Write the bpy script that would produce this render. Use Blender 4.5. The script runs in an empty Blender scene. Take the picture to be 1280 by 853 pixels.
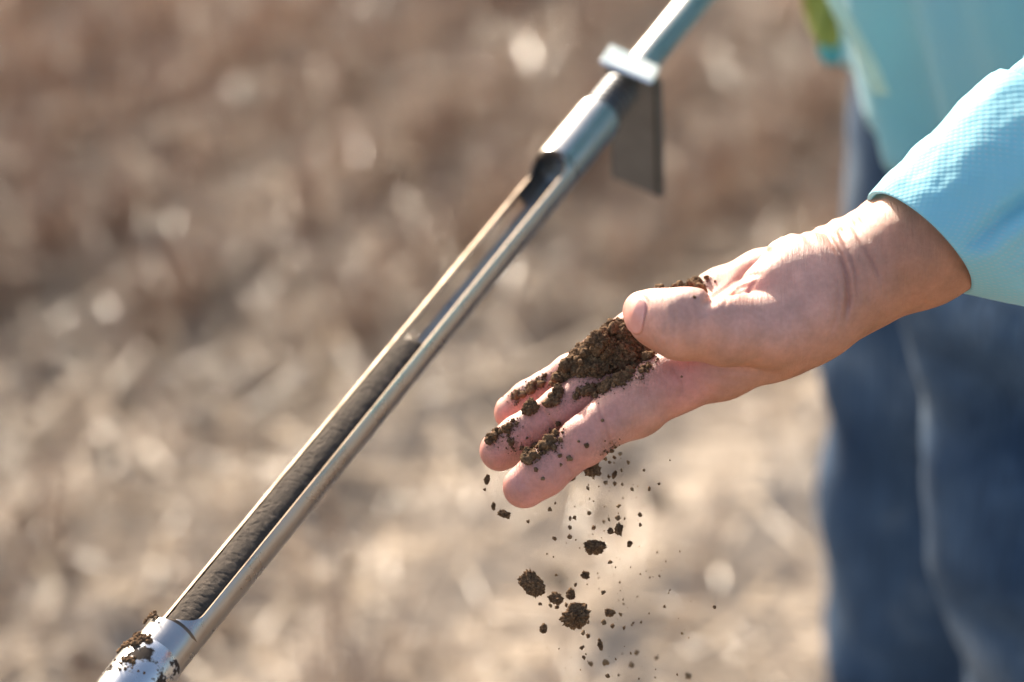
import bpy, bmesh, math, random
import numpy as np
from mathutils import Vector, Matrix
from mathutils.bvhtree import BVHTree

rng = np.random.default_rng(7)
random.seed(7)
scene = bpy.context.scene
C = scene.collection

# ------------------------------------------------------------------ camera
CAM_H, PITCH, LENS, DF = 1.38, math.radians(25.0), 100.0, 1.12   # DF: focus distance
cd = bpy.data.cameras.new('camera'); cam = bpy.data.objects.new('camera', cd); C.objects.link(cam)
cam.location = (0, 0, CAM_H); cam.rotation_euler = (math.pi/2 - PITCH, 0, 0)
cd.lens = LENS; cd.sensor_width = 36; cd.clip_start = 0.05; cd.clip_end = 2000
cd.dof.use_dof = True; cd.dof.focus_distance = DF - 0.004; cd.dof.aperture_fstop = 5.0; cd.dof.aperture_blades = 0
scene.camera = cam

# ------------------------------------------------------------------ sky, sun, exposure
SUN_DIR = Vector((-0.31, 0.85, 0.43)).normalized()               # towards the sun: behind the hand, to the left
SUN_EL = math.asin(SUN_DIR.z); SUN_ROT = math.atan2(SUN_DIR.x, SUN_DIR.y)
w = bpy.data.worlds.new('World'); scene.world = w; w.use_nodes = True
nt = w.node_tree; nt.nodes.clear()
sky = nt.nodes.new('ShaderNodeTexSky'); sky.sky_type = 'NISHITA'; sky.sun_disc = False
sky.sun_elevation = SUN_EL; sky.sun_rotation = SUN_ROT; sky.air_density = 1.0; sky.dust_density = 4.0; sky.ozone_density = 1.0
bg = nt.nodes.new('ShaderNodeBackground'); bg.inputs['Strength'].default_value = 0.14
wo = nt.nodes.new('ShaderNodeOutputWorld')
nt.links.new(sky.outputs[0], bg.inputs[0]); nt.links.new(bg.outputs[0], wo.inputs[0])
sl = bpy.data.lights.new('sun', 'SUN'); sl.energy = 5.0; sl.angle = math.radians(0.53); sl.color = (1.0, 0.89, 0.74)
so = bpy.data.objects.new('sun', sl); C.objects.link(so)
so.rotation_euler = SUN_DIR.to_track_quat('Z', 'Y').to_euler(); so.location = (-3, 4, 5)
scene.view_settings.view_transform = 'Standard'; scene.view_settings.look = 'None'
scene.view_settings.gamma = 1.0; scene.view_settings.use_curve_mapping = False
scene.view_settings.exposure = 1.24
scene.render.engine = 'CYCLES'
scene.cycles.use_denoising = True
try: scene.cycles.denoiser = 'OPENIMAGEDENOISE'
except Exception: pass
scene.cycles.sample_clamp_indirect = 6.0
scene.cycles.max_bounces = 6

# ------------------------------------------------------------------ view helpers (pixels of the 1280 x 853 photograph)
PX = 36.0/1280/LENS                       # tangent of one pixel
FWD = Vector((0, math.cos(PITCH), -math.sin(PITCH))); UPV = Vector((0, math.sin(PITCH), math.cos(PITCH)))
ORG = Vector((0, 0, CAM_H)) + FWD*DF      # centre of the focus plane
def at(px, py, d):                        # world point seen at a pixel, d metres deep
    return Vector((0, 0, CAM_H)) + FWD*d + Vector((1, 0, 0))*((px-640)*PX*d) + UPV*((426.5-py)*PX*d)
# hand space: millimetres, x right, y up, z towards the camera, origin on the focus plane
HM = Matrix(((1, 0, 0, 0), (0, UPV.y, -FWD.y, 0), (0, UPV.z, -FWD.z, 0), (0, 0, 0, 1)))
HM = Matrix.Translation(ORG) @ HM.to_3x3().to_4x4() @ Matrix.Diagonal((.001, .001, .001, 1))
HI = HM.inverted()
S = PX*DF*1000                            # mm of one pixel on the focus plane
def J(px, py, wd):                        # pixel and depth behind the focus plane (mm) -> hand space
    k = (DF*1000 + wd)/(DF*1000)
    return np.array(((px-640)*S*k, (426.5-py)*S*k, -wd), dtype=np.float32)

# ------------------------------------------------------------------ object helpers
def link(name, me, mat=None, parent=None, smooth=True):
    o = bpy.data.objects.new(name, me); C.objects.link(o)
    if mat is not None and not me.materials: me.materials.append(mat)
    if smooth: me.shade_smooth()
    if parent is not None: o.parent = parent
    return o
def tag(o, label=None, cat=None, group=None, kind=None):
    if label: o['label'] = label
    if cat: o['category'] = cat
    if group: o['group'] = group
    if kind: o['kind'] = kind
    return o
def empty(name, loc=(0, 0, 0)):
    o = bpy.data.objects.new(name, None); C.objects.link(o); o.location = loc; o.empty_display_size = .05
    return o
def np_mesh(name, V, F):                  # V (n,3), F (m,3|4) or a list of faces
    me = bpy.data.meshes.new(name)
    V = np.asarray(V, dtype=np.float32)
    F = np.asarray(F, dtype=np.int32)
    n, k = F.shape
    me.vertices.add(len(V)); me.vertices.foreach_set('co', V.ravel())
    me.loops.add(n*k); me.loops.foreach_set('vertex_index', F.ravel())
    me.polygons.add(n); me.polygons.foreach_set('loop_start', np.arange(0, n*k, k, dtype=np.int32))
    me.update(calc_edges=True); me.validate()
    return me
def set_attr(me, name, val):
    a = me.attributes.new(name, 'FLOAT', 'POINT'); a.data.foreach_set('value', np.asarray(val, dtype=np.float32))
def apply_m(V, M):
    A = np.array(M)
    return V @ A[:3, :3].T + A[:3, 3]

# ------------------------------------------------------------------ numpy noise
def _h(ix, iy, iz, s):
    with np.errstate(over='ignore'):
        n = (ix.astype(np.uint32)*np.uint32(374761393) + iy.astype(np.uint32)*np.uint32(668265263)
             + iz.astype(np.uint32)*np.uint32(2147483647) + np.uint32((s*974634777) & 0xffffffff))
        n = (n ^ (n >> np.uint32(13)))*np.uint32(1274126177)
        n = (n ^ (n >> np.uint32(16)))*np.uint32(2246822519)
        n = n ^ (n >> np.uint32(15))
    return n.astype(np.float32)/np.float32(4294967295.0)
def vnoise(P, s=0):
    P = np.asarray(P, dtype=np.float32)
    I = np.floor(P).astype(np.int64); f = P - I; f = f*f*f*(f*(f*6-15)+10)
    r = 0
    for dx in (0, 1):
        wx = f[:, 0] if dx else 1-f[:, 0]
        for dy in (0, 1):
            wy = f[:, 1] if dy else 1-f[:, 1]
            for dz in (0, 1):
                wz = f[:, 2] if dz else 1-f[:, 2]
                r = r + wx*wy*wz*_h(I[:, 0]+dx, I[:, 1]+dy, I[:, 2]+dz, s)
    return r*2-1
def fbm(P, oct=4, s=0, gain=.5):
    a, r, q = 1.0, 0, np.asarray(P, dtype=np.float32)
    for i in range(oct):
        r = r + a*vnoise(q, s+i); a *= gain; q = q*2.03 + 13.7
    return r
def cell(P, s=0):                         # distance to the nearest feature point
    P = np.asarray(P, dtype=np.float32); I = np.floor(P).astype(np.int64)
    best = np.full(len(P), 9.0, dtype=np.float32)
    for dx in (-1, 0, 1):
        for dy in (-1, 0, 1):
            for dz in (-1, 0, 1):
                a, b, c = I[:, 0]+dx, I[:, 1]+dy, I[:, 2]+dz
                q = np.stack((a+_h(a, b, c, s), b+_h(a, b, c, s+1), c+_h(a, b, c, s+2)), 1)
                best = np.minimum(best, np.sum((q-P)**2, 1))
    return np.sqrt(best)

# ------------------------------------------------------------------ signed distance modelling
def rcone(P, a, ra, b, rb):               # tapered capsule
    a = np.asarray(a, np.float32); b = np.asarray(b, np.float32); ab = b-a
    t = np.clip(((P-a) @ ab)/float(ab @ ab), 0, 1)
    q = P - a - t[:, None]*ab
    return np.sqrt(np.einsum('ij,ij->i', q, q)) - (ra + (rb-ra)*t)
def smin(a, b, k):
    h = np.clip(.5 + .5*(b-a)/k, 0, 1)
    return b + (a-b)*h - k*h*(1-h)
def chain(P, pts, k=2.0):
    d = None
    for (a, ra), (b, rb) in zip(pts, pts[1:]):
        q = rcone(P, a, ra, b, rb); d = q if d is None else smin(d, q, k)
    return d
def ellip(P, c, R, A=None):               # ellipsoid, A rows = axes
    q = P - np.asarray(c, np.float32)
    if A is not None: q = q @ np.asarray(A, np.float32).T
    R = np.asarray(R, np.float32)
    k0 = np.linalg.norm(q/R, axis=1); k1 = np.linalg.norm(q/(R*R), axis=1)
    return k0*(k0-1)/np.maximum(k1, 1e-6)
def surface_nets(fn, lo, hi, h, band=4):
    lo = np.asarray(lo, np.float32); n = np.ceil((np.asarray(hi)-lo)/h).astype(int)
    n = ((n + band - 1)//band)*band + 1
    ax = [lo[i] + h*np.arange(n[i], dtype=np.float32) for i in range(3)]
    cx = [a[::band] for a in ax]
    G = np.stack(np.meshgrid(*cx, indexing='ij'), -1).reshape(-1, 3)
    cv = fn(G).reshape([len(c) for c in cx])
    near = np.abs(cv) < h*band*1.9
    big = np.where(cv > 0, 1.0, -1.0).astype(np.float32)
    idx = [np.minimum((np.arange(n[i]) + band//2)//band, len(cx[i])-1) for i in range(3)]
    full = big[np.ix_(*idx)]*(h*band); msk = near[np.ix_(*idx)]
    w_ = np.argwhere(msk)
    P = lo + w_.astype(np.float32)*h
    vals = np.concatenate([fn(P[i:i+400000]) for i in range(0, len(P), 400000)])
    full[msk] = vals
    ins = full < 0
    # mixed cells
    cnt = np.zeros([m-1 for m in n], np.int8)
    for c in range(8):
        o = [(c >> j) & 1 for j in range(3)]
        cnt += ins[o[0]:n[0]-1+o[0], o[1]:n[1]-1+o[1], o[2]:n[2]-1+o[2]]
    cells = np.argwhere((cnt > 0) & (cnt < 8))
    vid = np.full(cnt.shape, -1, np.int32); vid[tuple(cells.T)] = np.arange(len(cells))
    acc = np.zeros((len(cells), 3), np.float32); num = np.zeros(len(cells), np.float32)
    cor = [tuple((c >> j) & 1 for j in range(3)) for c in range(8)]
    cval = [full[cells[:, 0]+o[0], cells[:, 1]+o[1], cells[:, 2]+o[2]] for o in cor]
    for i in range(8):
        for j in range(i+1, 8):
            if sum(a != b for a, b in zip(cor[i], cor[j])) != 1: continue
            m = (cval[i] < 0) != (cval[j] < 0)
            t = np.zeros(len(cells), np.float32); t[m] = cval[i][m]/(cval[i][m]-cval[j][m])
            p = np.array(cor[i], np.float32) + t[:, None]*(np.array(cor[j], np.float32)-np.array(cor[i], np.float32))
            acc[m] += p[m]; num[m] += 1
    V = lo + (cells + acc/num[:, None])*h
    F = []
    for d in range(3):
        a, b = (d+1) % 3, (d+2) % 3
        s0 = [slice(None)]*3; s1 = [slice(None)]*3; s0[d] = slice(0, -1); s1[d] = slice(1, None)
        e = ins[tuple(s0)] != ins[tuple(s1)]
        E = np.argwhere(e)
        E = E[(E[:, a] > 0) & (E[:, b] > 0) & (E[:, a] < n[a]-1) & (E[:, b] < n[b]-1)]
        q = []
        for da, db in ((1, 1), (0, 1), (0, 0), (1, 0)):
            c = E.copy(); c[:, a] -= da; c[:, b] -= db; q.append(vid[tuple(c.T)])
        q = np.stack(q, 1)
        fl = ~ins[tuple(E.T)]
        q[fl] = q[fl][:, ::-1]
        F.append(q)
    F = np.concatenate(F); F = F[(F >= 0).all(1)]
    return V, F
def relax(V, F, it=1, f=.5):
    for _ in range(it):
        acc = np.zeros_like(V); num = np.zeros(len(V), np.float32)
        for k in range(F.shape[1]):
            i, j = F[:, k], F[:, (k+1) % F.shape[1]]
            for q in range(3):
                acc[:, q] += np.bincount(i, V[j, q], len(V)) + np.bincount(j, V[i, q], len(V))
            num += np.bincount(i, minlength=len(V)) + np.bincount(j, minlength=len(V))
        V = V + f*(acc/np.maximum(num, 1)[:, None] - V)
    return V

# ------------------------------------------------------------------ material helpers
def mat(name):
    m = bpy.data.materials.new(name); m.use_nodes = True
    t = m.node_tree; b = t.nodes['Principled BSDF']
    return m, t, b
def nd(t, kind, **kw):
    n = t.nodes.new(kind)
    for k, v in kw.items():
        if k in n.inputs: n.inputs[k].default_value = v
        else: setattr(n, k, v)
    return n
def ramp(t, stops, fac=None, interp='LINEAR'):
    r = t.nodes.new('ShaderNodeValToRGB'); r.color_ramp.interpolation = interp
    el = r.color_ramp.elements
    while len(el) < len(stops): el.new(.5)
    for e, (p, c) in zip(el, stops):
        e.position = p; e.color = (*c, 1) if len(c) == 3 else c
    if fac is not None: t.links.new(fac, r.inputs[0])
    return r
def mixc(t, a, b, f, mode='MIX'):
    m = t.nodes.new('ShaderNodeMix'); m.data_type = 'RGBA'; m.blend_type = mode
    for v, i in ((f, 0), (a, 6), (b, 7)):
        if hasattr(v, 'is_output') or isinstance(v, bpy.types.NodeSocket): t.links.new(v, m.inputs[i])
        elif i == 0: m.inputs[0].default_value = v
        else: m.inputs[i].default_value = (*v, 1)
    return m.outputs[2]
def bump(t, b, h, strength, dist, prev=None):
    n = t.nodes.new('ShaderNodeBump'); n.inputs['Strength'].default_value = strength; n.inputs['Distance'].default_value = dist
    t.links.new(h, n.inputs['Height'])
    if prev is not None: t.links.new(prev, n.inputs['Normal'])
    t.links.new(n.outputs[0], b.inputs['Normal'])
    return n.outputs[0]
def coords(t, kind='Object', scale=(1, 1, 1), rot=(0, 0, 0)):
    c = t.nodes.new('ShaderNodeTexCoord'); m = t.nodes.new('ShaderNodeMapping')
    m.inputs['Scale'].default_value = scale; m.inputs['Rotation'].default_value = rot
    t.links.new(c.outputs[kind], m.inputs[0]); return m.outputs[0]
def tex(t, kind, vec, **kw):
    n = nd(t, kind, **kw); t.links.new(vec, n.inputs['Vector']); return n

def m_skin():
    m, t, b = mat('skin')
    pal = nd(t, 'ShaderNodeAttribute', attribute_name='palmar').outputs['Fac']
    red = nd(t, 'ShaderNodeAttribute', attribute_name='flush').outputs['Fac']
    cre = nd(t, 'ShaderNodeAttribute', attribute_name='crease').outputs['Fac']
    c = coords(t)                                   # object space is millimetres
    n1 = tex(t, 'ShaderNodeTexNoise', c, Scale=.09, Detail=5.0, Roughness=.6)
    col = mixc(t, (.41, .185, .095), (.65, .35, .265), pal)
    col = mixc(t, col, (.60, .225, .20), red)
    v1 = ramp(t, [(.3, (.80, .78, .76)), (.7, (1.12, 1.06, 1.05))], n1.outputs['Fac'])
    col = mixc(t, col, v1.outputs[0], 1.0, 'MULTIPLY')
    n2 = tex(t, 'ShaderNodeTexNoise', c, Scale=.55, Detail=3.0)
    v2 = ramp(t, [(.35, (.97, .92, .91)), (.65, (1.03, 1.02, 1.02))], n2.outputs['Fac'])
    col = mixc(t, col, v2.outputs[0], 1.0, 'MULTIPLY')
    dr = nd(t, 'ShaderNodeAttribute', attribute_name='dirt').outputs['Fac']
    nd3 = ramp(t, [(.40, (0, 0, 0)), (.62, (1, 1, 1))], tex(t, 'ShaderNodeTexNoise', c, Scale=.9, Detail=6.0, Roughness=.75).outputs['Fac'])
    dm = nd(t, 'ShaderNodeMath', operation='MULTIPLY'); t.links.new(dr, dm.inputs[0]); t.links.new(nd3.outputs[0], dm.inputs[1])
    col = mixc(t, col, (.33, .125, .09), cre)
    col = mixc(t, col, (.15, .088, .052), dm.outputs[0])
    t.links.new(col, b.inputs['Base Color'])
    b.inputs['Roughness'].default_value = .46
    b.inputs['Specular IOR Level'].default_value = .42
    b.inputs['Subsurface Weight'].default_value = .22
    b.inputs['Subsurface Radius'].default_value = (1.0, .32, .18)
    b.inputs['Subsurface Scale'].default_value = .0035
    vo = tex(t, 'ShaderNodeTexVoronoi', c, Scale=1.15, feature='DISTANCE_TO_EDGE')
    vr = ramp(t, [(0, (0, 0, 0)), (.12, (1, 1, 1))], vo.outputs['Distance'])
    p = bump(t, b, vr.outputs[0], .30, .00018)
    # fine lines running round the wrist
    cw = coords(t, scale=(1.5, .12, .12), rot=(0, 0, math.radians(-32)))
    nw = tex(t, 'ShaderNodeTexNoise', cw, Scale=.75, Detail=4.0, Roughness=.65)
    p = bump(t, b, nw.outputs['Fac'], .65, .0007, p)
    nf = tex(t, 'ShaderNodeTexNoise', c, Scale=1.6, Detail=4.0, Roughness=.7)
    bump(t, b, nf.outputs['Fac'], .35, .0004, p)
    return m
def m_nail():
    m, t, b = mat('nail')
    c = coords(t); n = tex(t, 'ShaderNodeTexNoise', c, Scale=.12, Detail=2.0)
    r = ramp(t, [(.3, (.68, .29, .23)), (.7, (.76, .38, .31))], n.outputs['Fac'])
    t.links.new(r.outputs[0], b.inputs['Base Color'])
    b.inputs['Roughness'].default_value = .3; b.inputs['Specular IOR Level'].default_value = .5
    b.inputs['Subsurface Weight'].default_value = .2; b.inputs['Subsurface Scale'].default_value = .002
    b.inputs['Subsurface Radius'].default_value = (1, .4, .3)
    return m
def m_soil(name='soil', dark=(.052, .0275, .0150), light=(.58, .335, .172), sc=900.0):
    m, t, b = mat(name)
    c = coords(t); g = nd(t, 'ShaderNodeNewGeometry')
    n = tex(t, 'ShaderNodeTexNoise', g.outputs['Position'], Scale=sc, Detail=6.0, Roughness=.75)
    r = ramp(t, [(.32, dark), (.55, tuple((a+b_)*.30 for a, b_ in zip(dark, light))), (.78, light)], n.outputs['Fac'])
    t.links.new(r.outputs[0], b.inputs['Base Color'])
    b.inputs['Roughness'].default_value = .95; b.inputs['Specular IOR Level'].default_value = .15
    n2 = tex(t, 'ShaderNodeTexNoise', g.outputs['Position'], Scale=sc*2.4, Detail=5.0, Roughness=.8)
    bump(t, b, n2.outputs['Fac'], .9, .0007)
    return m
def m_steel(name, rough=.22, col=(.62, .61, .60), dirt=0.0):
    m, t, b = mat(name)
    g = nd(t, 'ShaderNodeNewGeometry').outputs['Position']
    c = coords(t, scale=(1, 1, .03))
    n = tex(t, 'ShaderNodeTexNoise', c, Scale=900.0, Detail=3.0)
    n2 = tex(t, 'ShaderNodeTexNoise', g, Scale=60.0, Detail=5.0, Roughness=.65)
    rr = ramp(t, [(.3, (rough*.75,)*3), (.7, (rough*1.35,)*3)], n2.outputs['Fac'])
    b.inputs['Metallic'].default_value = 1.0
    cv = ramp(t, [(.3, tuple(x*.85 for x in col)), (.7, col)], n2.outputs['Fac'])
    colo = cv.outputs[0]
    if dirt:
        n3 = tex(t, 'ShaderNodeTexNoise', g, Scale=95.0, Detail=8.0, Roughness=.68)
        f = ramp(t, [(dirt, (0, 0, 0)), (dirt+.035, (1, 1, 1))], n3.outputs['Fac'])
        colo = mixc(t, colo, (.035, .022, .014), f.outputs[0])
        inv = nd(t, 'ShaderNodeMath', operation='SUBTRACT'); inv.inputs[0].default_value = 1.0
        t.links.new(f.outputs[0], inv.inputs[1]); t.links.new(inv.outputs[0], b.inputs['Metallic'])
        mx = nd(t, 'ShaderNodeMath', operation='MAXIMUM'); t.links.new(rr.outputs[0], mx.inputs[0]); t.links.new(f.outputs[0], mx.inputs[1])
        t.links.new(mx.outputs[0], b.inputs['Roughness'])
    else:
        t.links.new(rr.outputs[0], b.inputs['Roughness'])
    t.links.new(colo, b.inputs['Base Color'])
    bump(t, b, n.outputs['Fac'], .12, .0002)
    return m
def m_shirt():
    m, t, b = mat('blue_shirt_cloth')
    uv = coords(t, 'UV', scale=(1, 1, 1))            # UV in millimetres
    sep = nd(t, 'ShaderNodeSeparateXYZ'); t.links.new(uv, sep.inputs[0])
    def wave(sock, per):
        a = nd(t, 'ShaderNodeMath', operation='MULTIPLY'); t.links.new(sock, a.inputs[0]); a.inputs[1].default_value = 2*math.pi/per
        s = nd(t, 'ShaderNodeMath', operation='SINE'); t.links.new(a.outputs[0], s.inputs[0]); return s.outputs[0]
    pr = nd(t, 'ShaderNodeMath', operation='MULTIPLY'); t.links.new(wave(sep.outputs[0], 3.9), pr.inputs[0]); t.links.new(wave(sep.outputs[1], 3.9), pr.inputs[1])
    h = nd(t, 'ShaderNodeMath', operation='MULTIPLY_ADD'); t.links.new(pr.outputs[0], h.inputs[0]); h.inputs[1].default_value = .5; h.inputs[2].default_value = .5
    c = coords(t); n = tex(t, 'ShaderNodeTexNoise', c, Scale=9.0, Detail=3.0)
    n2 = tex(t, 'ShaderNodeTexNoise', c, Scale=2200.0, Detail=2.0)
    base = ramp(t, [(.3, (.27, .63, .73)), (.7, (.33, .69, .79))], n.outputs['Fac'])
    dots = ramp(t, [(.55, (0, 0, 0)), (.95, (1, 1, 1))], h.outputs[0])
    fz = nd(t, 'ShaderNodeMath', operation='MULTIPLY'); t.links.new(dots.outputs[0], fz.inputs[0])
    nm = ramp(t, [(.42, (.10,)*3), (.62, (.55,)*3)], tex(t, 'ShaderNodeTexNoise', c, Scale=28.0, Detail=2.0).outputs['Fac'])
    t.links.new(nm.outputs[0], fz.inputs[1])
    col = mixc(t, base.outputs[0], (.50, .66, .74), fz.outputs[0])
    t.links.new(col, b.inputs['Base Color'])
    b.inputs['Roughness'].default_value = .75; b.inputs['Specular IOR Level'].default_value = .25
    b.inputs['Sheen Weight'].default_value = .25; b.inputs['Sheen Roughness'].default_value = .4
    p = bump(t, b, h.outputs[0], .26, .0005)
    bump(t, b, n2.outputs['Fac'], .25, .0002, p)
    # thin cloth lets some light through
    tr = nd(t, 'ShaderNodeBsdfTranslucent'); t.links.new(col, tr.inputs['Color'])
    mx = nd(t, 'ShaderNodeMixShader'); mx.inputs[0].default_value = .30
    out = t.nodes['Material Output']
    t.links.new(b.outputs[0], mx.inputs[1]); t.links.new(tr.outputs[0], mx.inputs[2]); t.links.new(mx.outputs[0], out.inputs['Surface'])
    return m
def m_denim():
    m, t, b = mat('denim')
    c = coords(t)
    n = tex(t, 'ShaderNodeTexNoise', c, Scale=9.0, Detail=4.0, Roughness=.55)
    r = ramp(t, [(.34, (.018, .040, .082)), (.55, (.052, .090, .150)), (.75, (.17, .22, .28))], n.outputs['Fac'])
    cs = coords(t, scale=(1, 1, .04)); n2 = tex(t, 'ShaderNodeTexNoise', cs, Scale=420.0, Detail=2.0)
    v = ramp(t, [(.3, (.72,)*3), (.7, (1.3,)*3)], n2.outputs['Fac'])
    t.links.new(mixc(t, r.outputs[0], v.outputs[0], 1.0, 'MULTIPLY'), b.inputs['Base Color'])
    b.inputs['Roughness'].default_value = .9; b.inputs['Specular IOR Level'].default_value = .15
    n3 = tex(t, 'ShaderNodeTexNoise', c, Scale=900.0, Detail=2.0)
    bump(t, b, n3.outputs['Fac'], .3, .0005)
    return m
def m_plain(name, col, rough=.7, var=.2, sc=40.0, metal=0.0):
    m, t, b = mat(name); c = coords(t); n = tex(t, 'ShaderNodeTexNoise', c, Scale=sc, Detail=4.0)
    r = ramp(t, [(.3, tuple(x*(1-var) for x in col)), (.7, tuple(x*(1+var) for x in col))], n.outputs['Fac'])
    t.links.new(r.outputs[0], b.inputs['Base Color']); b.inputs['Roughness'].default_value = rough; b.inputs['Metallic'].default_value = metal
    bump(t, b, n.outputs['Fac'], .2, .001)
    return m
def m_straw(name, a, bcol, c3, rough=.38, trans=.3):
    m, t, b = mat(name)
    f = nd(t, 'ShaderNodeAttribute', attribute_name='tint').outputs['Fac']
    r = ramp(t, [(0, a), (.55, bcol), (1, c3)], f)
    t.links.new(r.outputs[0], b.inputs['Base Color']); b.inputs['Roughness'].default_value = rough
    b.inputs['Specular IOR Level'].default_value = .65
    tr = nd(t, 'ShaderNodeBsdfTranslucent'); t.links.new(r.outputs[0], tr.inputs['Color'])
    mx = nd(t, 'ShaderNodeMixShader'); mx.inputs[0].default_value = trans
    t.links.new(b.outputs[0], mx.inputs[1]); t.links.new(tr.outputs[0], mx.inputs[2]); t.links.new(mx.outputs[0], t.nodes['Material Output'].inputs['Surface'])
    return m
def m_ground():
    m, t, b = mat('field_soil')
    g = nd(t, 'ShaderNodeNewGeometry').outputs['Position']
    n = tex(t, 'ShaderNodeTexNoise', g, Scale=2.2, Detail=7.0, Roughness=.62)
    r = ramp(t, [(.32, (.185, .145, .113)), (.52, (.335, .272, .212)), (.72, (.47, .395, .315))], n.outputs['Fac'])
    n2 = tex(t, 'ShaderNodeTexNoise', g, Scale=55.0, Detail=6.0, Roughness=.7)
    v = ramp(t, [(.3, (.68,)*3), (.7, (1.25,)*3)], n2.outputs['Fac'])
    t.links.new(mixc(t, r.outputs[0], v.outputs[0], 1.0, 'MULTIPLY'), b.inputs['Base Color'])
    b.inputs['Roughness'].default_value = .92; b.inputs['Specular IOR Level'].default_value = .2
    bump(t, b, n2.outputs['Fac'], .8, .012)
    return m

M = dict(dry=m_soil('dry_and_sunlit_tone_soil', (.15, .090, .048), (.64, .42, .23)), skin=m_skin(), nail=m_nail(), soil=m_soil(), steel=m_steel('polished_steel', .29, (.44, .43, .42)), flange=m_steel('bright_flange_steel', .46, (.92, .88, .84)), edge=m_steel('soil_filmed_edge', .5, (.20, .15, .11)),  # dry: pale dry soil, also the painted sunlit gold of the heap
         tip=m_steel('soiled_steel', .26, (.60, .60, .60), dirt=.53), dull=m_steel('dull_steel', .30, (.40, .39, .37)), plate=m_plain('grey_zinc_plate', (.115, .115, .115), .42, .15, 60.0, .35),
         inner=m_steel('soil_filmed_steel', .34, (.27, .255, .24)), collar=m_steel('dark_threaded_steel', .42, (.15, .155, .165)), shaded_edge=m_steel('shaded_edge_steel', .5, (.06, .06, .06)),
         shirt=m_shirt(), denim=m_denim(), ground=m_ground(),
         core=m_soil('core_soil', (.040, .031, .025), (.17, .132, .102), 260.0),
         clod=m_soil('field_clod', (.11, .078, .055), (.30, .225, .165), 90.0),
         strap=m_plain('olive_strap', (.36, .33, .07), .7), teal=m_plain('teal_trim', (.10, .38, .40), .6),
         mint=m_plain('mint_lining', (.58, .82, .72), .8, .1), shoe=m_plain('brown_leather', (.09, .05, .03), .5),
         stubble=m_straw('stubble_straw', (.24, .15, .10), (.44, .29, .19), (.66, .48, .32)),
         litter=m_straw('litter_straw', (.25, .20, .16), (.50, .38, .265), (.72, .58, .42), .22, .2))

# ================================================================== the field
BARE = at(830, 690, 3.0); BARE.z = 0
def ground_xy(px, py):                    # where a pixel's ray meets the ground
    o = Vector((0, 0, CAM_H)); d = at(px, py, 1.0) - o
    return o + d*(-o.z/d.z)
ROW = math.radians(62)
def relief(X, Y):
    P = np.stack((X, Y, np.zeros_like(X)), 1)
    near = np.exp(-((X/5.0)**2 + ((Y-3)/5.0)**2))
    u = X*math.sin(ROW) - Y*math.cos(ROW)
    z = .012*np.sin(u*2*math.pi/.21) + .022*fbm(P*2.1, 2, 3) + .005*fbm(P*9.0, 3, 9) + .006*np.maximum(0, fbm(P*26.0, 2, 5))
    return z*near + .02*fbm(P*.35, 2, 1)*(1-near)
N = 420
u = np.linspace(-1, 1, N)
wx = 3.2*u + 600*np.sign(u)*np.abs(u)**9
GX, GY = np.meshgrid(wx, wx + 3.0, indexing='xy')
GZ = relief(GX.ravel().astype(np.float32), GY.ravel().astype(np.float32))
V = np.stack((GX.ravel(), GY.ravel(), GZ), 1)
i = np.arange(N-1)[None, :] + (np.arange(N-1)*N)[:, None]; i = i.ravel()
ground = link('ground', np_mesh('ground', V, np.stack((i, i+1, i+1+N, i+N), 1)), M['ground'])
tag(ground, 'pale dry soil of the harvested field', kind='structure')

def bare_mask(X, Y):                      # trodden bare patch by the person's feet
    c = ground_xy(880, 670)
    e = ((X-c.x)/.40)**2 + ((Y-c.y)/.50)**2
    return np.clip((e-.45)/1.2, 0.05, 1)
def straws(name, base, dirv, length, rad, tint, material, label, bend=0.0, flat=1.0, segs=1):
    n = len(base); k = 4
    dirv = dirv/np.linalg.norm(dirv, axis=1, keepdims=True)
    ref = np.where(np.abs(dirv[:, 2:3]) > .8, np.array([[1., 0, 0]]), np.array([[0., 0, 1.]]))
    a = np.cross(dirv, ref); a /= np.linalg.norm(a, axis=1, keepdims=True); b = np.cross(dirv, a)
    rings = []
    bd = rng.normal(0, 1, (n, 1))*bend
    for s in range(segs+1):
        t_ = s/segs
        c = base + dirv*(length[:, None]*t_) + a*(bd*length[:, None]*4*t_*(1-t_))
        for q in range(k):
            an = 2*math.pi*(q+.5)/k
            rings.append(c + a*(rad[:, None]*math.cos(an)*(1-.25*t_)) + b*(rad[:, None]*math.sin(an)*(1-.25*t_)*flat))
    R = (segs+1)*k
    V = np.stack(rings, 1).reshape(-1, 3)
    off = (np.arange(n)*R)[:, None]
    F = []
    for s in range(segs):
        for q in range(k):
            F.append(np.array([s*k+q, s*k+(q+1) % k, (s+1)*k+(q+1) % k, (s+1)*k+q])[None] + off)
    F.append(np.arange(R-k, R)[None] + off); F.append(np.array([3, 2, 1, 0])[None] + off)
    F = np.concatenate(F)
    me = np_mesh(name, V, F); set_attr(me, 'tint', np.repeat(tint, R))
    o = link(name, me, material); tag(o, label, kind='stuff'); return o
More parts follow.
